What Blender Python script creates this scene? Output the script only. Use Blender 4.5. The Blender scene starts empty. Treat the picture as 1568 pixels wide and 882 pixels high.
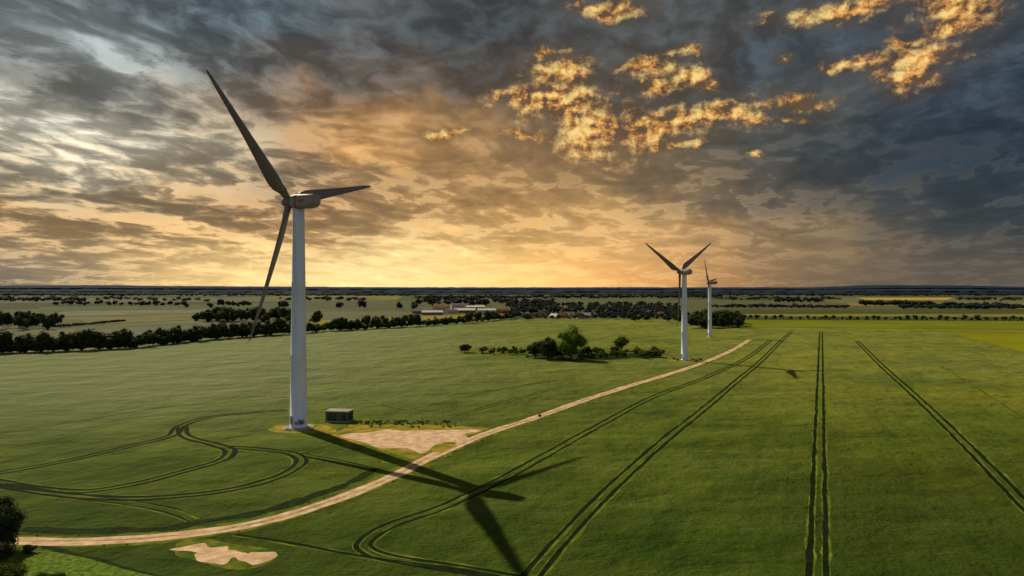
import bpy, bmesh, math, random
import numpy as np
from mathutils import Vector, Matrix
random.seed(4); rng=np.random.default_rng(7)
F=1045.33; HC=40.0
def lin(c):
    return tuple(((v/255)/12.92 if v/255<=0.04045 else ((v/255+0.055)/1.055)**2.4) for v in c[:3])
def G(px,py):
    Y=HC*F/(py-443.0); return ((px-784)/F*Y, Y)
sc=bpy.context.scene
sc.view_settings.view_transform='Standard'; sc.view_settings.look='None'; sc.view_settings.exposure=0
# ---------------- node helpers
class NT:
    def __init__(s,nt): s.nt=nt; s.L=nt.links
    def n(s,t,**k):
        x=s.nt.nodes.new(t)
        for a,b in k.items(): setattr(x,a,b)
        return x
    def put(s,sock,v):
        if isinstance(v,bpy.types.NodeSocket): s.L.new(v,sock)
        else: sock.default_value=v
    def m(s,op,a,b=None,c=None,clamp=False):
        x=s.n('ShaderNodeMath',operation=op,use_clamp=clamp)
        s.put(x.inputs[0],a)
        if b is not None: s.put(x.inputs[1],b)
        if c is not None: s.put(x.inputs[2],c)
        return x.outputs[0]
    def v(s,op,a,b=None,scale=None):
        x=s.n('ShaderNodeVectorMath',operation=op)
        s.put(x.inputs[0],a)
        if b is not None: s.put(x.inputs[1],b)
        if scale is not None: s.put(x.inputs['Scale'],scale)
        return x.outputs['Value'] if op in('DOT_PRODUCT','LENGTH') else x.outputs[0]
    def noise(s,vec,scale,detail=2,rough=.5,dist=0,color=False,lac=2.0):
        x=s.n('ShaderNodeTexNoise'); s.put(x.inputs['Vector'],vec)
        x.inputs['Scale'].default_value=scale; x.inputs['Detail'].default_value=detail
        x.inputs['Roughness'].default_value=rough; x.inputs['Distortion'].default_value=dist
        x.inputs['Lacunarity'].default_value=lac
        return x.outputs['Color'] if color else x.outputs['Fac']
    def mr(s,v,a,b,c=0.,d=1.,smooth=True):
        x=s.n('ShaderNodeMapRange',interpolation_type='SMOOTHSTEP' if smooth else 'LINEAR')
        s.put(x.inputs[0],v)
        for i,q in enumerate((a,b,c,d)): s.put(x.inputs[i+1],q)
        return x.outputs[0]
    def mix(s,f,a,b,bt='MIX'):
        x=s.n('ShaderNodeMix',data_type='RGBA',blend_type=bt)
        x.clamp_factor=True
        s.put(x.inputs[0],f)
        s.put(x.inputs[6],a if isinstance(a,bpy.types.NodeSocket) else (*a,1))
        s.put(x.inputs[7],b if isinstance(b,bpy.types.NodeSocket) else (*b,1))
        return x.outputs[2]
    def xyz(s,v):
        x=s.n('ShaderNodeSeparateXYZ'); s.put(x.inputs[0],v); return x.outputs
    def comb(s,a,b,c=0.):
        x=s.n('ShaderNodeCombineXYZ')
        for i,q in enumerate((a,b,c)): s.put(x.inputs[i],q)
        return x.outputs[0]
def newmat(name):
    m=bpy.data.materials.new(name); m.use_nodes=True
    nt=NT(m.node_tree); return m,nt,m.node_tree.nodes['Principled BSDF']
def simple(name,col,var=.35,scale=1.,rough=.8,bump=0.,col2=None,bscale=None,detail=4):
    m,t,b=newmat(name)
    P=t.n('ShaderNodeNewGeometry').outputs['Position']
    f=t.noise(P,scale,detail,.6)
    f=t.mr(f,.32,.68)
    c2=col2 or tuple(c*(1-var) for c in col)
    t.put(b.inputs['Base Color'],t.mix(f,c2,col))
    b.inputs['Roughness'].default_value=rough
    if rough>=.7: b.inputs['Specular IOR Level'].default_value=.03
    if bump:
        bp=t.n('ShaderNodeBump'); bp.inputs['Strength'].default_value=.8; bp.inputs['Distance'].default_value=bump
        t.put(bp.inputs['Height'],t.noise(P,bscale or scale*3,4,.6)); t.put(b.inputs['Normal'],bp.outputs[0])
    return m
# ---------------- sky
SUN_AZ=math.atan2(-55.3,61.0); SUN_EL=math.radians(38)
w=bpy.data.worlds.new("World"); sc.world=w; w.use_nodes=True
w.node_tree.nodes.clear(); t=NT(w.node_tree)
out=t.n('ShaderNodeOutputWorld'); bg=t.n('ShaderNodeBackground'); bg.inputs['Strength'].default_value=.1
t.L.new(bg.outputs[0],out.inputs[0])
D=t.n('ShaderNodeTexCoord').outputs['Generated']
x,y,z=t.xyz(D)[:3]
hyp=t.m('SQRT',t.m('ADD',t.m('MULTIPLY',x,x),t.m('MULTIPLY',y,y)))
az=t.m('ARCTAN2',x,y); zc=t.m('MAXIMUM',z,0.0)
te=t.m('DIVIDE',zc,t.m('MAXIMUM',hyp,.05))
zz=t.m('ADD',zc,.11)
px_=t.m('DIVIDE',x,zz); py_=t.m('DIVIDE',y,zz)
ca,sa=.42,.907
al=t.m('MULTIPLY',t.m('ADD',t.m('MULTIPLY',px_,ca),t.m('MULTIPLY',py_,sa)),.70)
ac=t.m('SUBTRACT',t.m('MULTIPLY',px_,sa),t.m('MULTIPLY',py_,ca))
P=t.comb(ac,al,0.)
W=t.v('SUBTRACT',t.noise(P,1.2,4,.6,color=True),(.5,.5,.5))
P2=t.v('ADD',P,t.v('SCALE',W,scale=.6))
A=t.comb(az,te,0.)
WA=t.v('SUBTRACT',t.noise(A,10.,5,.6,color=True),(.5,.5,.5))
wax,way,_=t.xyz(WA)[:3]
wr=t.mr(az,.1,.45,1.,.45)
azw=t.m('ADD',az,t.m('MULTIPLY',t.m('MULTIPLY',wax,wr),.15))
tew=t.m('ADD',te,t.m('MULTIPLY',t.m('MULTIPLY',way,wr),t.m('MULTIPLY',t.mr(te,0,.15,.15,1.),.12)))
anchors=[(50,25,(115,122,124)),(150,75,(185,192,186)),(50,125,(64,66,64)),(110,135,(78,78,74)),(250,60,(88,96,98)),(400,40,(80,92,98)),(550,80,(78,74,68)),
(700,40,(62,64,64)),(850,40,(68,68,64)),(1000,40,(72,72,68)),(1150,60,(64,66,66)),(1300,80,(62,70,76)),(1500,100,(50,60,72)),
(1450,250,(40,52,64)),(1300,250,(50,58,64)),(1530,340,(50,58,64)),(90,195,(238,234,212)),(200,190,(222,212,186)),(330,160,(130,116,96)),(300,230,(176,160,130)),
(50,260,(188,176,146)),(250,290,(160,134,98)),(130,320,(128,108,78)),(100,365,(205,160,100)),(40,405,(110,110,104)),(150,405,(128,118,102)),(270,400,(246,206,138)),
(330,360,(176,138,90)),(500,180,(145,114,80)),(595,205,(230,168,88)),(560,170,(192,142,84)),(600,300,(165,128,82)),(700,230,(160,124,80)),(650,405,(255,222,150)),
(560,425,(255,228,158)),(480,350,(165,126,82)),(450,260,(124,106,84)),(850,418,(255,198,115)),(800,300,(188,144,86)),(750,350,(192,146,90)),(900,345,(208,164,102)),(1000,385,(205,160,104)),
(1000,280,(120,100,74)),(1050,425,(195,142,86)),(1150,420,(125,102,80)),(1250,380,(150,124,86)),(1180,300,(92,86,76)),(1200,180,(76,78,74)),(1300,425,(108,94,78)),
(1450,410,(84,80,76)),(1400,330,(62,70,72)),(960,130,(72,62,50)),(1550,430,(96,88,78)),(330,420,(255,214,142)),(440,425,(255,222,150)),(750,425,(255,212,130)),(950,425,(245,178,102)),
(400,120,(94,88,80)),(-150,200,(150,150,140)),(1750,250,(45,55,66)),(850,260,(150,118,78)),(650,140,(92,80,66))]
an=[(math.atan((a-784)/F),(443-b)/F*math.cos(math.atan((a-784)/F)),np.array(lin(c))) for a,b,c in anchors]
def samp(a,tt):
    ws=0;c=np.zeros(3)
    for aa,bb,cc in an:
        d=((a-aa)/.065)**2+((tt-bb)/.026)**2
        k=math.exp(-d/2)+1e-4/(1+d)**2; ws+=k; c+=k*cc
    return c/ws
AZ=.72
rows=[.008,.025,.05,.08,.115,.155,.2,.25,.31,.38]
u=t.mr(azw,-AZ,AZ,0,1,False)
prev=None
for i,r in enumerate(rows):
    cr=t.n('ShaderNodeValToRGB'); t.put(cr.inputs[0],u); cr.color_ramp.interpolation='EASE'
    el=cr.color_ramp.elements; N=21
    while len(el)<N: el.new(.5)
    for k in range(N): el[k].position=k/(N-1)
    for k in range(N):
        el[k].color=(*samp(-AZ+2*AZ*k/(N-1),r),1)
    if prev is None: prev=cr.outputs[0]
    else: prev=t.mix(t.mr(tew,rows[i-1],r),prev,cr.outputs[0])
base=prev
N1=t.noise(P2,2.1,8,.56); N2=t.noise(P2,8.5,6,.66)
S=t.m('ADD',t.m('MULTIPLY',N1,.66),t.m('MULTIPLY',N2,.34))
sft=t.mr(az,-.45,.15,.085,.24)
Dn=t.mr(S,t.m('SUBTRACT',.5,sft),t.m('ADD',.5,sft))
ampL=t.m('MULTIPLY',t.mr(az,-.6,.2,1.1,.70),t.mr(te,.01,.10,.28,1.))
ex=t.m('MULTIPLY',t.mr(Dn,0,1,-1.0,1.0,False),ampL)
base=t.v('SCALE',base,scale=t.m('POWER',2.0,ex))
rim=t.m('MULTIPLY',t.mr(S,.51,.545),t.mr(S,.61,.545))
rim=t.m('MULTIPLY',rim,t.m('MULTIPLY',t.mr(te,.27,.06,.0,1.),t.mr(az,.5,.0,.05,.65)))
base=t.mix(t.m('MULTIPLY',rim,.65),base,lin((255,212,148)))
base=t.mix(t.m('MULTIPLY',t.mr(N2,.40,.72),t.mr(te,.14,.3,0,.25)),base,lin((110,130,142)))
def gauss(v,c0,s0):
    d=t.m('DIVIDE',t.m('SUBTRACT',v,c0),s0); return t.m('POWER',2.718,t.m('MULTIPLY',t.m('MULTIPLY',d,d),-1.))
gl=t.m('MULTIPLY',gauss(te,0.,.055),gauss(az,-.07,.30))
base=t.v('ADD',base,t.v('SCALE',(1.0,.55,.18),scale=t.m('MULTIPLY',gl,.22)))
ell=[(812,150,44,15),(862,108,32,15),(850,140,28,18),(900,195,50,32),(960,203,44,16),(1010,190,66,13),(1095,180,56,14),(880,160,32,28),(1058,115,18,13),(995,103,26,9),(1005,135,18,8),
(1390,93,50,9),(1300,98,26,5),(1388,118,34,10),(1222,158,34,7),(1050,75,22,6),(1030,222,26,4),(1465,15,46,20),(1320,12,84,9),(945,12,24,10),(895,10,14,8),(692,203,22,4),(800,208,18,4),(838,88,16,6),(1385,70,22,5),(1080,132,12,10),(1212,182,14,3),(1160,238,9,3),(1204,90,7,4),(1440,48,26,8)]
A2=t.v('ADD',A,t.v('SCALE',WA,scale=.05))
g=None
for ex_,ey,rx,ry in ell:
    a0=math.atan((ex_-784)/F); c0=math.cos(a0); t0=(443-ey)/F*c0
    dv=t.v('MULTIPLY',t.v('SUBTRACT',A2,(a0,t0,0)),(F/rx/c0/c0*.78,F/ry*.74,0))
    q=t.v('DOT_PRODUCT',dv,dv)
    g=q if g is None else t.m('MINIMUM',g,q)
gs=t.m('SQRT',g)
An=t.v('ADD',t.v('MULTIPLY',A,(.85,1.,0)),t.v('SCALE',WA,scale=.02))
n3=t.noise(An,32,9,.70)
# same field sampled a little towards the light gives the clouds a lit and a shaded side
n3b=t.noise(t.v('ADD',An,(-.006,.008,0)),32,5,.62)
gm=t.m('ADD',t.m('SUBTRACT',1.15,gs),t.m('MULTIPLY',t.m('SUBTRACT',n3,.5),5.2))
gmask=t.m('MULTIPLY',t.mr(gm,-.5,1.3),t.mr(gs,2.5,1.1))
lit=t.m('ADD',t.m('MULTIPLY',t.m('SUBTRACT',n3,n3b),4.5),.52)
lit=t.m('ADD',lit,t.m('MULTIPLY',t.m('SUBTRACT',t.noise(A2,14,4,.6),.5),2.2))
gcol=t.mix(t.mr(lit,.05,.60),lin((104,78,50)),lin((224,156,76)))
gcol=t.mix(t.mr(lit,.50,1.05),gcol,lin((255,218,132)))
base=t.mix(t.m('MULTIPLY',t.mr(gs,3.2,.5),.45),base,lin((88,72,52)))
base=t.mix(t.m('MULTIPLY',gmask,.95),base,gcol)
behind=t.mr(t.m('ABSOLUTE',az),.8,1.7)
bcol=t.mix(t.mr(te,.2,1.0),(.36,.39,.44),(.09,.10,.11))
base=t.mix(behind,base,bcol)
base=t.mix(t.mr(te,.46,.9),base,(.085,.09,.10))
base=t.v('SCALE',base,scale=10.0)
sky=t.n('ShaderNodeTexSky',sky_type='NISHITA'); sky.sun_disc=False; sky.sun_elevation=SUN_EL; sky.sun_rotation=SUN_AZ
fin=t.mix(.02,base,sky.outputs[0])
t.L.new(fin,bg.inputs[0])
w.cycles.sampling_method='MANUAL'; w.cycles.sample_map_resolution=512
# ---------------- sun
sd=bpy.data.lights.new("sun",'SUN'); sd.energy=5.0; sd.angle=math.radians(.5); sd.color=(1,.87,.61)
so=bpy.data.objects.new("sun",sd); sc.collection.objects.link(so)
sdir=Vector((math.sin(SUN_AZ)*math.cos(SUN_EL),math.cos(SUN_AZ)*math.cos(SUN_EL),math.sin(SUN_EL)))
so.rotation_euler=sdir.to_track_quat('Z','Y').to_euler(); so.location=(-300,300,400)
# ---------------- camera
cd=bpy.data.cameras.new("camera"); cam=bpy.data.objects.new("camera",cd); sc.collection.objects.link(cam)
cam.location=(0,0,HC); cam.rotation_euler=(math.radians(90.11),0,0); cd.lens=24; cd.sensor_width=36; cd.clip_end=80000; cd.clip_start=.5
sc.camera=cam
# ---------------- mesh building
class MB:
    def __init__(s): s.V=[];s.nv=0;s.Fs=[]
    def add(s,V,Fc,mi=0,smooth=False):
        V=np.asarray(V,float).reshape(-1,3); Fc=np.asarray(Fc,int)
        s.Fs.append((Fc+s.nv,mi,smooth)); s.V.append(V); s.nv+=len(V)
    def addm(s,V,groups):
        V=np.asarray(V,float)
        for Fc,mi,sm in groups: s.Fs.append((Fc+s.nv,mi,sm))
        s.V.append(V); s.nv+=len(V)
    def build(s,name,mats,parent=None):
        me=bpy.data.meshes.new(name); V=np.concatenate(s.V)
        me.vertices.add(len(V)); me.vertices.foreach_set('co',V.ravel().astype(np.float32))
        lv=np.concatenate([f.ravel() for f,_,_ in s.Fs]); tot=np.concatenate([np.full(len(f),f.shape[1]) for f,_,_ in s.Fs])
        me.loops.add(len(lv)); me.loops.foreach_set('vertex_index',lv.astype(np.int32))
        me.polygons.add(len(tot)); st=np.concatenate([[0],np.cumsum(tot)[:-1]])
        me.polygons.foreach_set('loop_start',st.astype(np.int32)); me.polygons.foreach_set('loop_total',tot.astype(np.int32))
        me.polygons.foreach_set('material_index',np.concatenate([np.full(len(f),m) for f,m,_ in s.Fs]).astype(np.int32))
        me.polygons.foreach_set('use_smooth',np.concatenate([np.full(len(f),q) for f,_,q in s.Fs]))
        me.update(calc_edges=True); me.validate()
        for m in mats: me.materials.append(m)
        o=bpy.data.objects.new(name,me); sc.collection.objects.link(o)
        if parent: o.parent=parent
        return o
def loft(mb,rings,mi=0,smooth=True,cap=True):
    n=len(rings[0]); V=np.concatenate(rings); fs=[]
    for r in range(len(rings)-1):
        for k in range(n):
            a=r*n+k;b=r*n+(k+1)%n; fs.append((a,b,b+n,a+n))
    mb.add(V,fs,mi,smooth)
    if cap:
        for rr,rev in((rings[0],True),(rings[-1],False)):
            idx=list(range(n)); idx=idx[::-1] if rev else idx
            mb.add(rr,[idx],mi,False)
def box(mb,c,s,mi=0,M=None):
    V=np.array([(i,j,k) for i in(-.5,.5) for j in(-.5,.5) for k in(-.5,.5)])*np.array(s)+np.array(c)
    if M is not None: V=V@np.array(M).T
    mb.add(V,[(0,1,3,2),(4,6,7,5),(0,4,5,1),(2,3,7,6),(0,2,6,4),(1,5,7,3)],mi)
# ---------------- materials
TR=(.413,.911)
def ground_mat():
    m,t,b=newmat("crop_field_ground")
    P=t.n('ShaderNodeNewGeometry').outputs['Position']
    X,Y,_=t.xyz(P)[:3]
    al=t.m('ADD',t.m('MULTIPLY',X,TR[0]),t.m('MULTIPLY',Y,TR[1]))
    ac=t.m('SUBTRACT',t.m('MULTIPLY',X,TR[1]),t.m('MULTIPLY',Y,TR[0]))
    big=t.mr(t.noise(P,.014,5,.62,1.),.38,.62)
    mid=t.mr(t.noise(P,.06,5,.65),.34,.66)
    fine=t.mr(t.noise(P,.8,6,.7),.3,.7)
    st=t.mr(t.noise(t.comb(t.m('MULTIPLY',ac,.7),t.m('MULTIPLY',al,.012)),1.,4,.7),.3,.7)
    c=t.mix(big,(.018,.060,.006),(.070,.112,.007))
    c=t.mix(t.m('MULTIPLY',mid,.5),c,(.125,.152,.011))
    c=t.mix(t.m('MULTIPLY',fine,.5),c,(.017,.046,.004))
    c=t.mix(t.m('MULTIPLY',st,.40),c,(.125,.145,.012))
    ls=t.mr(t.noise(t.comb(t.m('MULTIPLY',X,.010),t.m('MULTIPLY',Y,.05)),1.,5,.65),.42,.68)
    c=t.mix(t.m('MULTIPLY',ls,.42),c,(.155,.185,.03))
    f=t.m('MULTIPLY',t.mr(Y,150,400),t.mr(t.noise(P,.014,4,.6),.25,.62,.35,1.))
    c=t.mix(t.m('MULTIPLY',f,.68),c,(.185,.205,.045))  # mid-distance haze painted in as paler crop
    f=t.m('MULTIPLY',t.mr(X,20,160),t.m('MULTIPLY',t.mr(Y,120,260),t.mr(t.noise(P,.018,5,.6),.4,.62)))
    c=t.mix(t.m('MULTIPLY',f,.55),c,(.22,.215,.022))
    f=t.m('MULTIPLY',t.mr(X,40,-160),t.mr(Y,140,300))
    c=t.mix(t.m('MULTIPLY',f,.6),c,(.20,.23,.12))  # haze over the left middle distance, mixed into the crop colour
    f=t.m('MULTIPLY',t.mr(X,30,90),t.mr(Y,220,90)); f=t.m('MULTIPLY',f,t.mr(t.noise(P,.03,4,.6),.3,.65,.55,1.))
    c=t.mix(t.m('MULTIPLY',f,.72),c,(.042,.044,.005))  # near right corner: vignette shade painted into the crop colour
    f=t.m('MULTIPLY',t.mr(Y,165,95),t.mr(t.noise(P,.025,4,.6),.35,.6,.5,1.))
    c=t.mix(t.m('MULTIPLY',f,.6),c,(.020,.045,.004))  # vignette shade along the near edge, also painted into the crop
    vo=t.n('ShaderNodeTexVoronoi'); vo.inputs['Scale'].default_value=1.; t.put(vo.inputs['Vector'],t.comb(t.m('MULTIPLY',X,.0011),t.m('MULTIPLY',Y,.0006)))
    cr=t.n('ShaderNodeValToRGB'); t.put(cr.inputs[0],t.xyz(vo.outputs['Color'])[0]); cr.color_ramp.interpolation='CONSTANT'
    e=cr.color_ramp.elements; e[0].color=(.055,.078,.03,1); e[1].position=.25; e[1].color=(.095,.10,.05,1)
    for p_,cc in((.42,(.05,.065,.028)),(.6,(.145,.13,.065)),(.72,(.06,.085,.038)),(.88,(.17,.15,.04))):
        q=e.new(p_); q.color=(*cc,1)
    rad=t.m('SQRT',t.m('ADD',t.m('MULTIPLY',X,X),t.m('MULTIPLY',Y,Y)))
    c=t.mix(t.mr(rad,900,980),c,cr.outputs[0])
    c=t.mix(t.mr(rad,3500,8500),c,(.036,.052,.064))  # blue aerial haze mixed into the far ground colour
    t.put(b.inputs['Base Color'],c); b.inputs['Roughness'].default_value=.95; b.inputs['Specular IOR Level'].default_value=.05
    h=t.m('ADD',t.m('MULTIPLY',t.noise(P,1.3,5,.7),.8),t.m('MULTIPLY',t.noise(P,.05,5,.55),9.))
    bp=t.n('ShaderNodeBump'); bp.inputs['Strength'].default_value=.95; bp.inputs['Distance'].default_value=1.
    t.put(bp.inputs['Height'],h); t.put(b.inputs['Normal'],bp.outputs[0])
    return m
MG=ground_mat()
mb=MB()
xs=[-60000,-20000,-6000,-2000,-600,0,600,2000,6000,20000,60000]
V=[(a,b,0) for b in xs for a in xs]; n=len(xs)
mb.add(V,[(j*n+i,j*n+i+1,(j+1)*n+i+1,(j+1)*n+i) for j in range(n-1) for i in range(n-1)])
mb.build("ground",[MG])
def catmull(P,step):
    P=np.array(P,float); out=[]
    Q=np.vstack([2*P[0]-P[1],P,2*P[-1]-P[-2]])
    for i in range(1,len(Q)-2):
        p0,p1,p2,p3=Q[i-1],Q[i],Q[i+1],Q[i+2]
        n=max(2,int(np.linalg.norm(p2-p1)/step))
        for k in range(n):
            s=k/n
            out.append(.5*((2*p1)+(-p0+p2)*s+(2*p0-5*p1+4*p2-p3)*s*s+(-p0+3*p1-3*p2+p3)*s**3))
    out.append(P[-1]); return np.array(out)
def ribbon(mb,C,width,z,off=0.,jit=.0,mi=0):
    T=np.gradient(C,axis=0); T/=np.linalg.norm(T,axis=1)[:,None]+1e-9
    Nn=np.stack([T[:,1],-T[:,0]],1)
    k=len(C)
    def sm(a): return np.convolve(np.pad(a,2,mode='edge'),np.ones(5)/5,'valid')
    jl=sm(rng.normal(0,jit,k))*2; jr=sm(rng.normal(0,jit,k))*2
    L=C+Nn*(off-width/2+jl)[:,None]; R=C+Nn*(off+width/2+jr)[:,None]
    V=np.concatenate([np.c_[L,np.full(k,z)],np.c_[R,np.full(k,z)]])
    i=np.arange(k-1)
    mb.add(V,np.stack([i,i+k,i+1+k,i+1],1),mi)
CROP=(.040,.076,.006)
M_track=simple("tyre_track_gap_shade",(.011,.019,.004),.4,.6,.95,.1,(.004,.008,.002))  # shade in the gaps of the crop, painted as near-black strips
M_rim=simple("trampled_crop",(.15,.18,.015),.5,.2,.95,.1,CROP)
def track(name,pts,pair=True,wd=.78,gap=2.2,jit=.09):
    C=catmull([G(*p) for p in pts],1.2)
    mb=MB(); offs=(-gap/2,gap/2) if pair else (0,)
    for o in offs:
        ribbon(mb,C,wd+.5,.008+random.random()*.002,o+.12,.16,1)
        ribbon(mb,C,wd,.016+random.random()*.003,o,jit,0)
    mb.build(name,[M_track,M_rim])
tracks=[
 [(1252,900),(1252,860),(1254,700),(1256,580),(1257,508)],
 [(795,905),(838,852),(905,778),(970,716),(1025,668),(1078,626),(1130,582),(1168,550),(1197,521),(1212,508)],
 [(900,905),(790,886),(690,869),(600,855),(562,842),(560,828),(600,803),(680,776),(760,738),(830,700),(900,661),(1000,608),(1080,578),(1145,547),(1180,521)],
 [(1620,820),(1568,772),(1500,702),(1440,643),(1387,593),(1350,560),(1312,522)],
 [(-60,735),(0,724),(100,706),(200,683),(262,667),(278,652),(320,639),(380,632),(440,628)],
 [(278,652),(285,668),(330,681),(352,690),(340,704),(280,722),(200,742),(130,752),(60,748),(0,738),(-60,728)],
 [(340,684),(400,688),(445,694),(462,706),(440,724),(380,744),(300,757),(200,763),(100,758),(0,742)],
]
for i,p in enumerate(tracks): track("blade_shadow_strip",p,wd=.85 if i<4 else 1.15)
track("blade_shadow_strip",[(360,818),(450,832),(560,852),(680,868),(800,890)],False,.8)
track("blade_shadow_strip",[(440,690),(500,701),(560,713),(610,726)],False,.7)  # dark strip painted where the lower blade's cast shadow falls
track("blade_shadow_strip",[(130,762),(200,770),(255,780),(300,795)],True,.45)
track("blade_shadow_strip",[(0,664),(120,645),(250,624),(400,612),(440,608)],False,.4)
track("blade_shadow_strip",[(660,622),(720,606),(780,594),(850,582)],True,.6)
track("blade_shadow_strip",[(690,637),(750,622),(800,608),(835,598)],True,.6)
track("blade_shadow_strip",[(1440,560),(1490,590),(1568,640)],False,.2)
track("blade_shadow_strip",[(540,608),(620,628),(690,628)],False,.3)
# --- road
def road_mat():
    m,t,b=newmat("sandy_track_surface")
    P=t.n('ShaderNodeNewGeometry').outputs['Position']
    f=t.mr(t.noise(P,.35,6,.68),.32,.68); f2=t.mr(t.noise(P,4.,4,.7),.35,.65)
    c=t.mix(f,(.42,.26,.15),(.76,.53,.36)); c=t.mix(t.m('MULTIPLY',f2,.35),c,(.34,.23,.14))
    t.put(b.inputs['Base Color'],c); b.inputs['Roughness'].default_value=.95; b.inputs['Specular IOR Level'].default_value=.05
    bp=t.n('ShaderNodeBump'); bp.inputs['Distance'].default_value=.06; t.put(bp.inputs['Height'],t.noise(P,3,5,.7)); t.put(b.inputs['Normal'],bp.outputs[0])
    return m
M_road=road_mat()
M_verge=simple("verge_grass",(.14,.16,.012),.6,.3,.95,.3,CROP)
M_dry=simple("dry_grass",(.34,.23,.035),.6,.25,.95,.3,(.11,.13,.012))
M_mid=simple("track_middle_grass",(.44,.31,.16),.5,.8,.95,.1,(.16,.15,.04))
M_dark=simple("ditch_grass",(.018,.036,.005),.5,.6,.95,.3,(.007,.014,.002))
rp=[(-80,829),(25,828),(120,829),(220,824),(330,812),(420,794),(520,763),(600,730),(660,700),(740,666),(830,636),(900,611),(960,592),(1010,577),(1055,563),(1090,550),(1125,534),(1148,520)]
RC=catmull([G(*p) for p in rp],1.5)
mb=MB(); ribbon(mb,RC,5.4,.022,0,.55); mb.build("road_verge",[M_verge])
mb=MB(); ribbon(mb,RC,3.4,.030,0,.16,0)
ribbon(mb,RC,.6,.036,0,.25,1); mb.build("dirt_road",[M_road,M_mid])
mb=MB(); ribbon(mb,catmull([G(*p) for p in [(40,808),(150,812),(240,809),(330,797),(420,777),(500,751),(585,717)]],1.5),2.6,.027,0,.7); mb.build("ditch",[M_dark])
def patch(name,pts,mat,z,rough=.0,sub=2.,px=True):
    P=np.array([G(*p) for p in pts] if px else pts)
    P=np.vstack([P,P[:1]]); C=[]
    for a,b in zip(P[:-1],P[1:]):
        n=max(1,min(60,int(np.linalg.norm(b-a)/sub)))
        for k in range(n): C.append(a+(b-a)*k/n)
    C=np.array(C)
    if rough:
        C=C+rng.normal(0,rough,C.shape)+np.repeat(rng.normal(0,rough*2,(len(C)//4+1,2)),4,0)[:len(C)]
    for _ in range(2 if rough else 0): C=(np.roll(C,1,0)+2*C+np.roll(C,-1,0))/4
    me=bpy.data.meshes.new(name); me.from_pydata([(a,b,z) for a,b in C],[],[list(range(len(C)))])
    bm=bmesh.new(); bm.from_mesh(me); bmesh.ops.triangulate(bm,faces=bm.faces[:])
    for f_ in bm.faces:
        f_.normal_update()
        if f_.normal.z<0: f_.normal_flip()
    bm.to_mesh(me); bm.free()
    me.materials.append(mat); o=bpy.data.objects.new(name,me); sc.collection.objects.link(o); return o
patch("verge_grass_patch",[(405,655),(430,648),(500,640),(560,640),(640,648),(720,652),(765,655),(735,672),(640,712),(600,716),(585,700),(540,684),(500,672),(440,664)],M_verge,.012,.6)
patch("dry_grass_patch",[(405,657),(428,649),(470,648),(500,651),(520,658),(500,664),(470,664),(440,664)],M_dry,.020,.5)
patch("dry_grass_patch",[(505,668),(540,650),(620,649),(700,652),(752,656),(735,668),(690,688),(640,704),(610,706),(590,690),(550,678)],M_dry,.020,.5)
M_grav=road_mat(); M_grav.name="gravel_hardstanding"
patch("gravel_hardstanding",[(520,668),(552,663),(600,659),(660,658),(720,657),(740,660),(712,675),(690,677),(660,690),(640,698),(612,689),(590,686),(570,679),(545,673)],M_grav,.034,.7,1.5)
patch("grass_patch",[(655,688),(690,676),(712,678),(690,690),(665,696)],M_dry,.040,.5)
patch("bare_soil_patch",[(276,839),(300,835),(350,843),(395,847),(420,853),(405,860),(360,859),(330,866),(302,862),(294,850)],M_grav,.02,.4,.45)
patch("verge_grass_patch",[(250,834),(320,829),(400,838),(450,850),(430,866),(380,866),(310,876),(275,862)],M_verge,.012,.8)
M_new=simple("young_crop",(.15,.21,.025),.5,1.2,.95,.4,(.04,.09,.006),2.)
patch("vegetable_field",[(-120,852),(60,838),(130,850),(240,884),(300,910),(-120,920)],M_new,.010,.3)
mb=MB(); ribbon(mb,catmull([G(*p) for p in [(60,836),(140,853),(250,887)]],1.),1.0,.024,0,.25); mb.build("ditch",[M_dark])
# ---------------- distant fields
def fm(nm,c,c2=None): return simple(nm,c,.3,.01,.95,0,c2)
fields=[
 ("distant_field",[(-500,485),(560,470),(650,482),(560,492),(430,500),(200,520),(-500,545)],(.13,.135,.078)),
 ("distant_field",[(60,470),(640,463),(640,474),(60,484)],(.095,.11,.058)),
 ("distant_field",[(470,492),(650,484),(770,480),(775,484),(620,492),(490,500)],(.24,.21,.03)),
 ("distant_field",[(-300,458),(560,455),(600,461),(-300,466)],(.13,.13,.085)),
 ("distant_field",[(650,452),(1000,451),(1000,454),(650,456)],(.09,.10,.07)),
 ("distant_field",[(1130,490),(2200,494),(2200,508),(1568,505),(1140,501)],(.15,.175,.010)),
 ("distant_field",[(1440,506),(1800,508),(1900,560),(1568,540),(1490,520)],(.19,.19,.008)),
 ("distant_field",[(1100,474),(2100,474),(2100,486),(1140,485)],(.07,.08,.025)),
 ("distant_field",[(1140,481),(2100,481),(2100,486),(1140,485)],(.19,.18,.04)),
 ("distant_field",[(1180,456),(2100,458),(2100,464),(1180,462)],(.15,.14,.075)),
 ("distant_field",[(1310,456),(1460,456),(1450,459),(1330,459)],(.48,.33,.045)),
 ("distant_field",[(880,470),(1040,462),(1040,470),(960,480)],(.11,.12,.04)),
 ("distant_field",[(100,477),(330,474),(300,480),(60,486)],(.17,.165,.10)),
 ("distant_field",[(120,490),(300,483),(290,490),(140,498)],(.16,.16,.06)),
 ("distant_field",[(1300,465),(1568,465),(1600,470),(1280,469)],(.22,.18,.06)),
]
for i,(nm,pg,c) in enumerate(fields): patch(nm,pg,fm(nm,c,tuple(q*.72 for q in c)),.05+.03*i,0,60)
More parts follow.
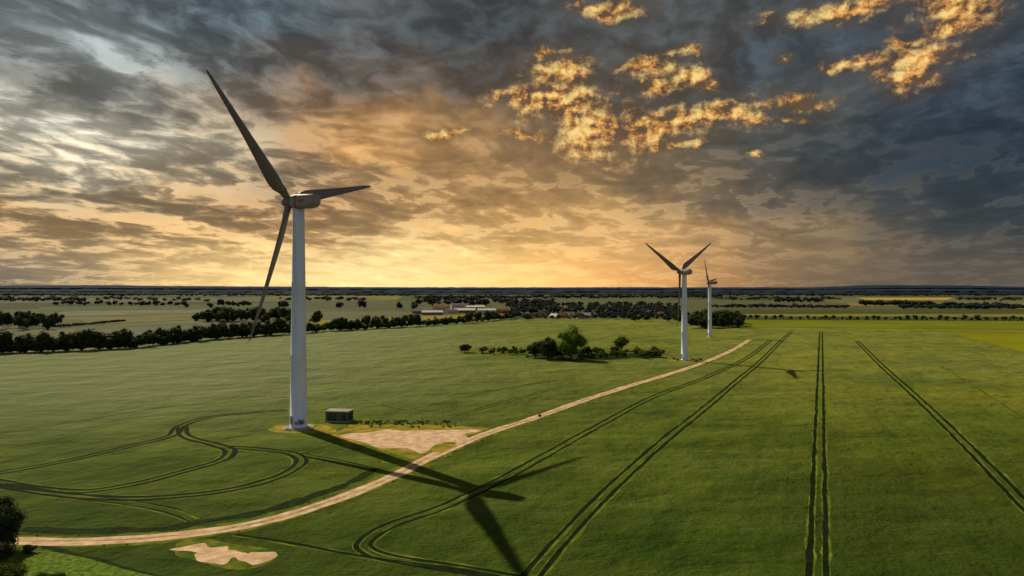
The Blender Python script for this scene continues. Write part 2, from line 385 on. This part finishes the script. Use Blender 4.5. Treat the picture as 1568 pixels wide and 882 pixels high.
# ---------------- trees
def ico(sub=1):
    bm=bmesh.new(); bmesh.ops.create_icosphere(bm,subdivisions=sub,radius=1); bm.verts.ensure_lookup_table()
    V=np.array([v.co[:] for v in bm.verts]); Fc=np.array([[v.index for v in f.verts] for f in bm.faces]); bm.free(); return V,Fc
IV,IF=ico(1)
def tree_unit(seed,n,leaf,crown=(.34,.36),cz=.60,K=12,trunk=True,core=.78,rsc=1.):
    r=np.random.default_rng(seed); nv=0
    groups=[]
    cs=[];rs=[]
    for k in range(K):
        d=r.normal(size=3); d/=np.linalg.norm(d); q=r.uniform(.25,.85)
        c=np.array([d[0]*crown[0]*q,d[1]*crown[0]*q,cz+d[2]*crown[1]*q]); cs.append(c); rs.append(r.uniform(.10,.19)*rsc)
    cs.append(np.array([0,0,cz])); rs.append(.2*rsc)
    allV=[]
    for c,rr in zip(cs,rs):
        v=IV*rr*core*(1+r.normal(0,.12,(len(IV),1)))+c
        groups.append((IF+nv,0,False)); allV.append(v); nv+=len(v)
    w=np.array(rs)**2; w/=w.sum()
    idx=r.choice(len(cs),n,p=w); d=r.normal(size=(n,3)); d/=np.linalg.norm(d,axis=1)[:,None]
    C=np.array(cs)[idx]+d*(np.array(rs)[idx]*r.uniform(.7,1.22,n))[:,None]
    u=r.normal(size=(n,3)); u/=np.linalg.norm(u,axis=1)[:,None]
    vv=np.cross(u,d+r.normal(0,.6,(n,3))); vv/=np.linalg.norm(vv,axis=1)[:,None]+1e-9
    s=leaf*r.uniform(.6,1.3,n)[:,None]
    q=np.stack([C-u*s,C+vv*s*.6,C+u*s,C-vv*s*.6],1).reshape(-1,3)
    allV.append(q); groups.append((np.arange(4*n).reshape(n,4)+nv,0,False)); nv+=4*n
    if trunk:
        def limb(a,b,ra,rb,m=6):
            nonlocal nv
            a=np.array(a);b=np.array(b); d=(b-a)/np.linalg.norm(b-a); h=np.cross(d,[.3,.9,.1]); h/=np.linalg.norm(h); g2=np.cross(d,h)
            an_=np.arange(m)*2*np.pi/m
            rg=lambda c,rad: c+rad*(np.cos(an_)[:,None]*h+np.sin(an_)[:,None]*g2)
            v=np.concatenate([rg(a,ra),rg(b,rb)]); i=np.arange(m); j=(i+1)%m
            allV.append(v); groups.append((np.stack([i,j,j+m,i+m],1)+nv,1,True)); nv+=2*m
        limb((0,0,-.01),(0.01,0,.3),.028,.02); limb((.01,0,.3),(0,.01,.62),.02,.009)
        for k in range(min(7,K)): limb((.01,0,.24+.04*k),cs[k],.012,.004,5)
    return np.concatenate(allV),groups
def foliage_mat(name,c1,c2,sc_=.5,transl=.25):
    m,t,b=newmat(name)
    g=t.n('ShaderNodeNewGeometry'); P=g.outputs['Position']
    f=t.mr(t.noise(P,sc_*2,3,.65),.35,.65)
    c=t.mix(f,c1,c2); t.put(b.inputs['Base Color'],c); b.inputs['Roughness'].default_value=.8; b.inputs['Specular IOR Level'].default_value=.1
    if transl:
        tr=t.n('ShaderNodeBsdfTranslucent'); t.put(tr.inputs[0],c); ms=t.n('ShaderNodeMixShader'); ms.inputs[0].default_value=transl
        t.L.new(b.outputs[0],ms.inputs[1]); t.L.new(tr.outputs[0],ms.inputs[2]); t.L.new(ms.outputs[0],m.node_tree.nodes['Material Output'].inputs[0])
    return m
M_bark=simple("bark",(.08,.06,.04),.4,3.,.95)
M_fol=foliage_mat("dark_foliage",(.012,.021,.005),(.044,.064,.012),.35,.18)
M_folb=foliage_mat("bright_foliage",(.07,.12,.008),(.21,.28,.02),.4,.5)
M_folf=foliage_mat("distant_foliage",(.014,.021,.018),(.032,.042,.030),.1,0)  # bluish-grey aerial haze put into the leaf colour
M_folb2=foliage_mat("shrub_foliage",(.035,.055,.006),(.12,.145,.018),.5,.35)
U_mid=[tree_unit(10+i,600,.034,crown=(.32+.04*(i%3),.36),cz=.55) for i in range(6)]
U_hedge=[tree_unit(70+i,600,.04,crown=(.36+.03*(i%3),.42),cz=.46,K=13+i,trunk=False,rsc=1.0+.06*i) for i in range(6)]
U_far=[tree_unit(30+i,130,.06,crown=(.44,.36),cz=.42,K=9,trunk=False,rsc=1.25) for i in range(6)]
U_bush=[tree_unit(50+i,500,.05,crown=(.42,.26),cz=.34,K=10,trunk=False) for i in range(5)]
def put(mb,unit,x,y,h,wf=1.,rot=None):
    V,gr=unit; a=random.uniform(0,6.28) if rot is None else rot; c,s=math.cos(a),math.sin(a)
    xx=(V[:,0]*c-V[:,1]*s)*h*wf+x; yy=(V[:,0]*s+V[:,1]*c)*h*wf+y
    mb.addm(np.stack([xx,yy,V[:,2]*h],1),gr)
def along(poly,step_px,jx=0.3):
    pts=[];x=poly[0][0]
    while x<poly[-1][0]:
        for a,b in zip(poly[:-1],poly[1:]):
            if a[0]<=x<=b[0]:
                f_=(x-a[0])/(b[0]-a[0]); pts.append((x,a[1]+f_*(b[1]-a[1]))); break
        x+=step_px*random.uniform(1-jx,1+jx)
    return pts
def mass(name,units,spec,mat):
    mb=MB()
    for (x,y,h,w_) in spec: put(mb,random.choice(units),x,y,h,w_)
    return mb.build(name,[mat,M_bark])
def sp(pts,hlo,hhi,wlo=.9,whi=1.5,jy=0.):
    o=[]
    for p in pts:
        x,y=G(p[0],p[1]+random.uniform(-jy,jy)); o.append((x,y,random.uniform(hlo,hhi),random.uniform(wlo,whi)))
    return o
HL=[(-150,547),(0,541),(100,538),(200,533),(330,519),(450,511),(500,507),(600,502),(700,496),(785,488)]
s_=sp(along(HL,10,.6),8.,16.,.85,1.3,.8)
s_+=sp(along(HL,4.,.5),4.5,9.5,1.1,1.7,.6)
mass("hedgerow_trees",U_hedge,s_,M_fol)
mass("grove_trees",U_hedge,sp([(random.uniform(-100,92),random.uniform(497,506)) for _ in range(48)],11,20,.8,1.1),M_fol)
mass("hedgerow",U_bush,sp(along([(90,502),(195,492)],5),4,6,1.5,2.2),M_fol)
mass("grove_trees",U_hedge,sp([(random.uniform(298,342),random.uniform(490,495)) for _ in range(12)]+[(random.uniform(350,450),random.uniform(487,494)) for _ in range(34)]+[(481,497),(486,497)],11,20,.9,1.2),M_fol)
far=[]
far+=sp(along([(85,467),(275,469)],8,.8),11,20,1.,1.5,1.2)
far+=sp([(283,471),(322,472),(338,470),(350,470),(357,470),(365,470),(372,470),(437,474),(430,473),(518,473),(521,473),(612,475),(554,474),(633,476),(380,470)],16,26,.9,1.1)
far+=sp(along([(-100,462),(130,462)],5,.6),14,28,1.,1.6,1)
far+=sp(along([(150,460),(330,461)],9,.9),12,22,1.2,2.2,1.5)+sp(along([(430,459),(560,462)],8,.9),12,22,1.2,2.2,1.5)
far+=sp(along([(-200,453),(640,453)],3.5,.7),14,26,1.4,2.6,.8)
mass("distant_trees",U_far,far,M_folf)
vil=[]
vil+=sp([(random.uniform(640,850),random.uniform(462,469)) for _ in range(85)],14,24)
vil+=sp([(random.uniform(775,1040),random.uniform(468,482)) for _ in range(210)],10,17)
vil+=sp([(random.uniform(772,808),random.uniform(484,490)) for _ in range(14)],9,13)
vil+=sp([(random.uniform(808,905),random.uniform(487,490)) for _ in range(12)],5,9)
vil+=sp([(random.uniform(905,1050),random.uniform(484,489)) for _ in range(60)],8,13)
vil+=sp(along([(640,458),(1100,456)],4,.6),14,26,1.4,2.4,1)
mass("village_trees",U_far,vil,M_folf)
mass("woodland_trees",U_hedge,sp([(random.uniform(1062,1132),random.uniform(494,503)) for _ in range(48)],12,19)+sp([(random.uniform(960,1062),random.uniform(488,493)) for _ in range(22)],6,10),M_fol)
mass("avenue_trees",U_mid,sp(along([(1140,489),(1400,491),(1800,493)],11,.35),5.,8.5,1.1,1.5,.3)+sp(along([(1140,489),(1400,491),(1800,493)],9,.7),2.,3.5,1.5,2.,.3),M_fol)
rt=sp(along([(1090,471),(1300,472)],4.,.5),7,13,1.3,2.2,.4)+sp(along([(1380,473),(1800,474)],4.,.6),8,15,1.3,2.2,.4)
rt+=sp(along([(1190,463),(1262,463)],4,.4),14,22)+sp(along([(1320,468),(1430,469)],4,.5),10,20,1.2,2.)+sp(along([(1440,472),(1568,473)],5,.5),12,20,1.2,2.)
rt+=sp(along([(1100,459),(1290,459)],6,.8),10,20,1.6,2.6,1.)+sp(along([(1470,460),(1800,460)],6,.8),10,20,1.6,2.6,1.)+sp(along([(1000,453),(1900,453)],3.5,.7),14,24,1.8,3.0,.8)
mass("distant_trees",U_far,rt,M_folf)
def ridge(name,Yc,dep,base_h,amp,mat,seed,bump=None):
    r=np.random.default_rng(seed); X=np.linspace(-Yc*1.4,Yc*1.4,1400); k=len(X)
    def nz(fr): 
        n=int(fr)+2; return np.interp(np.linspace(0,n-1,k),np.arange(n),r.uniform(-1,1,n))
    h=base_h+amp*(nz(9)*.6+nz(30)*.3)+ (nz(260)*2.5+nz(700)*2.5)
    if bump:
        for bx,bw,bh in bump:
            cx=(bx-784)/F*Yc; h+=bh*np.exp(-((X-cx)/(bw/F*Yc))**2)
    h=np.maximum(h,2)
    rows_=[(Yc-dep,0*h),(Yc-dep+30,h*.55),(Yc-dep*.6,h*.85),(Yc,h),(Yc+dep,0*h)]
    V=np.concatenate([np.stack([X,np.full(k,yy)+nz(300)*Yc*.004,hh],1) for yy,hh in rows_])
    i=np.arange(k-1); Fc=np.concatenate([np.stack([i+a*k,i+1+a*k,i+1+(a+1)*k,i+(a+1)*k],1) for a in range(len(rows_)-1)])
    mb=MB(); mb.add(V,Fc,0,False); mb.build(name,[mat])
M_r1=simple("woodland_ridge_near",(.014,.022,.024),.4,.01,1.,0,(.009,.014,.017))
M_r2=simple("woodland_ridge_far",(.022,.036,.062),.3,.002,1.,0,(.014,.026,.046))  # blue of aerial haze put into both ridge colours
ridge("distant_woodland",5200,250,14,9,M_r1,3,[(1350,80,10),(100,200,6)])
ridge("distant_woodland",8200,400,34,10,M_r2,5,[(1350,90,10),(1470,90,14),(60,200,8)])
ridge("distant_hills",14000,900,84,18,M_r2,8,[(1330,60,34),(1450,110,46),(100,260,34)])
# --- island copse
patch("copse_grass",[(690,537),(740,532),(800,535),(830,533),(930,532),(1000,537),(1028,541),(1010,548),(930,553),(880,554),(820,548),(760,545),(720,541)],M_verge,.012,1.5)
patch("copse_reed_shade",[(800,545),(850,541),(940,541),(1010,542),(1005,547),(930,551),(870,551)],M_dark,.02,1.0)  # dark reeds, with shade among the trees painted on the ground
def hero(name,px,py,h,seed,mat,n=7000,leaf=.014,wf=1.,crown=(.36,.38),cz=.6,K=22):
    mb=MB(); x,y=G(px,py); put(mb,tree_unit(seed,n,leaf,crown,cz,K),x,y,h,wf,seed); return mb.build(name,[mat,M_bark])
hero("deciduous_tree",875,550.5,19.5,101,M_folb,9000,.016,1.1,(.44,.42),.54,44)
hero("deciduous_tree",838,550,14.5,102,M_fol,5000,.02,1.3,(.42,.40),.48,30)
hero("deciduous_tree",820,548,11,103,M_fol,4000,.022,1.3,(.42,.38),.48,22)
hero("deciduous_tree",855,548,9,107,M_fol,4000,.022,1.4,(.42,.38),.46,20)
hero("deciduous_tree",895,547,8,108,M_fol,4000,.024,1.5,(.42,.38),.46,20)
hero("deciduous_tree",952,537,10.5,104,M_folb2,4000,.022,1.3,(.40,.34),.56,20)
hero("deciduous_tree",712,540,7,105,M_fol,3000,.03,1.6,(.36,.38),.46,16)
hero("deciduous_tree",1003,541,5,106,M_fol,2500,.03,1.5,(.36,.36),.46,14)
b_=sp([(random.uniform(738,800),random.uniform(540,544)) for _ in range(14)]+[(random.uniform(885,1015),random.uniform(540,549)) for _ in range(46)]+[(808,548),(860,551),(890,552)],2.2,5.5,1.,1.6)
mass("shrubs",U_hedge,b_,M_folb2)
mass("shrub",U_bush,[(*G(826,639),1.8,.8)],M_fol)
mass("shrubs",U_bush,sp([(1032,551),(1038,553),(1060,552),(1066,553),(1072,552)],1.5,2.6,1.2,1.6),M_folb2)
mass("roadside_weeds",U_bush,sp([(random.uniform(545,690),random.uniform(645,650)) for _ in range(70)]+[(random.uniform(560,700),random.uniform(649,655)) for _ in range(20)],.4,.9,1.3,2.2),M_folb2)
T_=np.gradient(RC,axis=0); T_/=np.linalg.norm(T_,axis=1)[:,None]
ww=[]
for i in range(len(RC)):
    for s in(-1,1):
        if random.random()<.25:
            o=random.uniform(2.2,3.2)*s; ww.append((RC[i][0]+T_[i][1]*o,RC[i][1]-T_[i][0]*o,random.uniform(.15,.4),random.uniform(1.2,2.4)))
mass("roadside_weeds",U_far,ww,M_folb)
def near(name,x,y,h,seed,mat,n,leaf,wf,crown,cz,K):
    mb=MB(); put(mb,tree_unit(seed,n,leaf,crown,cz,K),x,y,h,wf,seed); return mb.build(name,[mat,M_bark])
gx,gy=G(2,842); near("deciduous_tree",gx-.5,gy,8.6,201,M_fol,24000,.016,1.05,(.42,.42),.5,40)
gx,gy=G(15,905); near("bush",gx-1.5,gy,5.,202,M_folb2,14000,.022,1.3,(.42,.30),.4,22)
gx,gy=G(75,905); near("bush",gx,gy,3.2,203,M_folb2,9000,.028,1.2,(.42,.30),.4,18)
gx,gy=G(-30,880); near("bush",gx,gy,6,204,M_fol,14000,.022,1.3,(.42,.30),.4,22)
gx,gy=G(45,846); near("bush",gx,gy,1.6,205,M_folb2,4000,.04,1.6,(.42,.30),.4,12)
# ---------------- buildings
M_wall=simple("rendered_wall",(.60,.52,.42),.3,.5,.9); M_brick=simple("brick_wall",(.30,.14,.09),.3,2.,.9)
M_roofr=simple("red_tile_roof",(.24,.09,.05),.4,1.,.9); M_roofg=simple("grey_roof",(.62,.60,.54),.25,.3,.9); M_roofd=simple("dark_fibre_roof",(.20,.19,.18),.3,.3,.9); M_win=simple("dark_window",(.03,.035,.04),.2,1.,.3)
def house(name,px,py,L,Wd,Hw,Hr,rot,wm,rm,chim=True):
    x,y=G(px,py); e=bpy.data.objects.new(name,None); sc.collection.objects.link(e); e.location=(x,y,0); e.rotation_euler=(0,0,rot)
    a,b=L/2,Wd/2
    mb=MB(); V=[(-a,-b,0),(a,-b,0),(a,b,0),(-a,b,0),(-a,-b,Hw),(a,-b,Hw),(a,b,Hw),(-a,b,Hw),(-a,0,Hw+Hr),(a,0,Hw+Hr)]
    mb.add(V,[(0,1,5,4),(2,3,7,6)]); mb.add(V,[(1,2,6,9,5),(3,0,4,8,7)]); mb.build("walls",[wm],e)
    mb=MB(); o=.6; k=o*Hr/b
    for s in(-1,1):
        V=[(-a-o,s*(b+o),Hw-k+.1),(a+o,s*(b+o),Hw-k+.1),(a+o,0,Hw+Hr+.1),(-a-o,0,Hw+Hr+.1)]
        V+= [(q[0],q[1],q[2]+.3) for q in V]
        mb.add(V,[(0,1,2,3),(4,7,6,5),(0,4,5,1),(1,5,6,2),(3,2,6,7),(0,3,7,4)])
    if chim: box(mb,(a*.4,0,Hw+Hr+.6),(.9,.9,1.8))
    mb.build("roof",[rm],e)
    mb=MB(); nw=max(2,int(L/3.5))
    for i in range(nw):
        for s in(-1,1): box(mb,(-a+(i+.5)*L/nw,s*(b+.02),Hw*.55),(1.2,.1,1.3))
    box(mb,(a*.1,-(b+.05),1.05),(1.1,.14,2.1)); mb.build("windows_and_door",[M_win],e)
for px,py,L,Wd,Hw,Hr,rot,wm,rm in [(662,482,32,14,4.,2.6,.12,M_brick,M_roofg),(690,480,26,14,4.,3.,.9,M_wall,M_roofd),(712,479,36,16,4.5,3.,-.08,M_brick,M_roofg),(745,479,30,14,4.5,2.6,.05,M_wall,M_roofg),(770,480,20,12,4.,3.,.8,M_brick,M_roofr),(640,480,20,12,4,2.5,.3,M_brick,M_roofd),(728,475,34,16,6,3,.1,M_brick,M_roofg),(676,475.5,30,14,6,3,-.2,M_wall,M_roofr),(700,473,26,14,8,3,.3,M_wall,M_roofd)]:
    house("farm_shed",px,py,L,Wd,Hw,Hr,rot,wm,rm,False)
for i,px in enumerate([812,824,838,849,863,874,888,898,830,868,930,990,1012]):
    house("village_house",px,488-(i%3)*1.6-(3 if i>7 else 0),random.uniform(9,13),8.,3.2,3.6,random.uniform(-.9,.9),[M_wall,M_brick,M_wall][i%3],[M_roofr,M_roofd,M_roofr,M_roofg][i%4])
# ---------------- transformer kiosk
def kiosk():
    x,y=G(518,646); e=bpy.data.objects.new("transformer_kiosk",None); sc.collection.objects.link(e); e.location=(x,y+1.5,0); e.rotation_euler=(0,0,math.radians(-8))
    Mw=simple("kiosk_green_panel",(.08,.10,.06),.25,1.5,.8); Mr=simple("kiosk_roof",(.36,.36,.30),.3,1.,.8); Mc=simple("concrete_base",(.3,.29,.26),.3,2.); Md=simple("kiosk_door",(.045,.058,.038),.2,2.,.8)
    mb=MB(); box(mb,(0,0,.15),(7.6,4.4,.3)); mb.build("plinth",[Mc],e)
    mb=MB(); box(mb,(0,0,1.7),(7.2,4.,2.8)); mb.build("body",[Mw],e)
    mb=MB(); box(mb,(0,0,3.22),(7.7,4.5,.24)); 
    loft(mb,[np.array([(-3.8,-2.2,3.342),(3.8,-2.2,3.342),(3.8,2.2,3.342),(-3.8,2.2,3.342)]),np.array([(-3.2,-.1,3.6),(3.2,-.1,3.6),(3.2,.1,3.6),(-3.2,.1,3.6)])],0,False); mb.build("roof",[Mr],e)
    mb=MB()
    for dx in(-2.2,-.9,2.2):
        box(mb,(dx,-2.03,1.55),(1.15,.06,2.3))
        for k in range(6): box(mb,(dx,-2.08,.8+k*.14),(.8,.05,.05))
    for dy in(-.8,.8): box(mb,(3.63,dy,1.55),(.06,1.1,2.3))
    mb.build("doors_and_louvres",[Md],e)
kiosk()
# ---------------- wind turbines
def paint(name,c,dirt=.25):
    m,t,b=newmat(name); P=t.n('ShaderNodeTexCoord').outputs['Object']
    s=t.noise(t.v('MULTIPLY',P,(2.,2.,.12)),1.,5,.6)
    t.put(b.inputs['Base Color'],t.mix(t.m('MULTIPLY',t.mr(s,.45,.75),dirt*2),c,tuple(q*.6 for q in c))); b.inputs['Roughness'].default_value=.5; return m
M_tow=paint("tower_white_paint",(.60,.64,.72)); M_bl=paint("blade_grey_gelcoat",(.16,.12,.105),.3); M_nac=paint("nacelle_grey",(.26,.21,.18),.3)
M_red=simple("red_stripe",(.35,.06,.04),.2,1.,.5); M_conc=simple("concrete",(.34,.32,.28),.3,1.5,.9); M_graf=simple("graffiti_paint",(.05,.05,.07),.3,3.,.6); M_door=simple("door_grey",(.25,.27,.29),.2,1.,.5)
def basis(yaw,tilt):
    ax=np.array([math.cos(yaw)*math.cos(tilt),math.sin(yaw)*math.cos(tilt),-math.sin(tilt)])
    hz=np.array([-math.sin(yaw),math.cos(yaw),0]); up=np.cross(ax,hz); 
    if up[2]<0: up=-up
    return ax,hz,up
def build_turbine(bx,by,hub,yaw,th0,R,tilt,cone,graf=False,pitch=math.radians(14)):
    e=bpy.data.objects.new("wind_turbine",None); sc.collection.objects.link(e); e.location=(bx,by,0)
    H=hub[2]; k=H/65.3
    ax,hh,up=basis(yaw,tilt)
    hubL=np.array([hub[0]-bx,hub[1]-by,H])
    mb=MB(); an_=np.linspace(0,2*np.pi,49)[:-1]; top=H-1.9*k; rings=[]
    for zz_,rr in [(0.35,2.55),(.6,2.5),(.62,2.42),(top*.33,2.2),(top*.331,2.23),(top*.334,2.23),(top*.335,2.19),(top*.66,1.92),(top*.661,1.95),(top*.664,1.95),(top*.665,1.91),(top,1.62)]:
        rings.append(np.stack([np.cos(an_)*rr*k,np.sin(an_)*rr*k,np.full(48,zz_)],1))
    loft(mb,rings); mb.build("tower",[M_tow],e)
    mb=MB(); loft(mb,[np.stack([np.cos(an_)*a*k,np.sin(an_)*a*k,np.full(48,q)],1) for a,q in((4.6,0.0),(4.4,.25),(3.2,.36),(2.6,.4))],0,False); mb.build("foundation",[M_conc],e)
    tc=np.array([-bx,-by]); tc=tc/np.linalg.norm(tc); da=math.atan2(tc[1],tc[0])-.9
    Mz=Matrix.Rotation(da,3,'Z'); mb=MB()
    box(mb,(2.46*k,0,2.6),(.16,1.1,2.3),0,Mz)
    for q in range(5): box(mb,((3.0+.3*q)*k+.1,0,1.35-.22*q),(.3,1.2,.08),0,Mz)
    for sy in(-.62,.62): box(mb,(3.4*k,sy,1.6),(1.6,.06,.06),0,Mz)
    mb.build("door_and_steps",[M_door],e)
    if graf:
        mb=MB(); r=np.random.default_rng(3)
        for g_ in range(9):
            a0=da+.55+g_*.12; z0=1.3+r.uniform(0,.4); n=26; s=np.linspace(0,1,n); f1,f2=r.uniform(1,2.5,2)
            aa=a0+.10*np.sin(2*np.pi*f1*s+g_); zz_=z0+1.3*s*r.uniform(.6,1)+.35*np.cos(2*np.pi*f2*s)
            rr=2.42-(.0035*zz_)+.03; w_=.10
            V=np.concatenate([np.stack([np.cos(aa)*rr,np.sin(aa)*rr,zz_-w_],1),np.stack([np.cos(aa+.03)*rr,np.sin(aa+.03)*rr,zz_+w_],1)])
            i=np.arange(n-1); mb.add(V,np.stack([i,i+1,i+1+n,i+n],1))
        mb.build("graffiti",[M_graf],e)
    def ring(s,wd,hd,zo=0,nn_=24,ex=4.):
        a=np.linspace(0,2*np.pi,nn_+1)[:-1]; c,s_=np.cos(a),np.sin(a)
        cx=np.sign(c)*np.abs(c)**(2/ex)*wd/2; cy=np.sign(s_)*np.abs(s_)**(2/ex)*hd/2
        return hubL+k*(ax*s+hh*cx[:,None]+up*(cy[:,None]+zo))
    mb=MB(); loft(mb,[ring(1.3,2.6,2.9),ring(1.5,3.3,3.5,.0),ring(3.0,3.7,4.0,.05),ring(7.5,3.7,4.05,.1),ring(9.4,3.5,3.6,.3),ring(10.2,3.0,2.6,.55),ring(10.35,2.2,1.8,.6)],0,True)
    bxf=[(0,1,3,2),(4,6,7,5),(0,4,5,1),(2,3,7,6),(0,2,6,4),(1,5,7,3)]
    for s_pos,ww_,hh_ in((8.6,1.2,.5),(6.0,.8,.35)): 
        c=hubL+k*(ax*s_pos+up*2.3); B=np.stack([ax,hh,up],1)
        V=np.array([(i,j,q) for i in(-.5,.5) for j in(-.5,.5) for q in(-.5,.5)])*np.array([ww_,1.4,hh_])*k@B.T+c
        mb.add(V,bxf)
    for sd_ in(-.6,.6):
        c=hubL+k*(ax*9.3+up*2.6+hh*sd_); V=np.array([(i,j,q) for i in(-.5,.5) for j in(-.5,.5) for q in(-.5,.5)])*np.array([.12,.12,1.6])*k+c
        mb.add(V,bxf)
    mb.build("nacelle",[M_nac],e)
    mb=MB(); loft(mb,[ring(3.3,3.76,4.07,.06),ring(4.1,3.76,4.08,.07)],0,True,False); loft(mb,[ring(4.8,3.76,1.2,.1),ring(7.0,3.76,1.2,.1)],0,True,False); mb.build("red_stripe",[M_red],e)
    mb=MB(); a=np.linspace(0,2*np.pi,25)[:-1]
    loft(mb,[hubL+k*(ax*s+(hh*np.cos(a)[:,None]+up*np.sin(a)[:,None])*r_) for s,r_ in((-2.6,.15),(-2.4,.8),(-1.8,1.35),(-.9,1.75),(0,1.85),(.9,1.75),(1.35,1.5))]); mb.build("hub_spinner",[M_bl],e)
    for b in range(3):
        th=th0+b*2*math.pi/3
        rd=(math.sin(th)*hh+math.cos(th)*up)*math.cos(cone)-ax*math.sin(cone); tg=math.cos(th)*hh-math.sin(th)*up
        mb=MB(); rings=[]
        for f_,ch,thk in [(.022,2.0,1.),(.05,2.0,1.),(.09,2.5,.75),(.14,3.4,.45),(.20,3.9,.30),(.28,3.6,.25),(.38,3.1,.22),(.5,2.55,.2),(.62,2.1,.18),(.74,1.7,.17),(.85,1.3,.16),(.93,.95,.15),(.98,.6,.15),(1.,.15,.15)]:
            ch=ch*R/42.; tw=pitch+math.radians(14)*(1-f_)**2
            cdv=math.cos(tw)*tg+math.sin(tw)*ax; tk=np.cross(rd,cdv)
            aa=np.linspace(0,2*np.pi,17)[:-1]; xx=np.cos(aa); yy=np.sin(aa)*.5
            shp=yy*thk*(1-.35*(xx<0)*(thk<.6)*(-xx))
            pb=-ax*(f_**2-f_)*1.5*R/49
            rings.append(hubL+rd*R*f_+pb+cdv*((xx*.5-(.18 if thk<.6 else 0))*ch)[:,None]+tk*(shp*ch)[:,None])
        loft(mb,rings,0,True); mb.build("blade_%d"%(b+1),[M_bl],e)
    return e
build_turbine(-61.66,197.23,(-64.34,197.232,65.283),-.436,-.7655,41.77,.0498,.042,True)
build_turbine(96.88,383.61,(94.312,383.607,49.908),-.9369,-1.0893,32.53,.078,.0202)
build_turbine(166.03,572.78,(164.932,572.784,45.479),-.5665,2.4487-math.pi,24.44,.0273,-.0214)
for px,py in((1048,552),(1087,516)):
    x_,y_=G(px,py); a=np.linspace(0,2*np.pi,15)[:-1]; patch("dry_grass_patch",[(x_+9*math.cos(q)*random.uniform(.8,1.4),y_+8*math.sin(q)) for q in a],M_dry,.026,.5,2.,False)
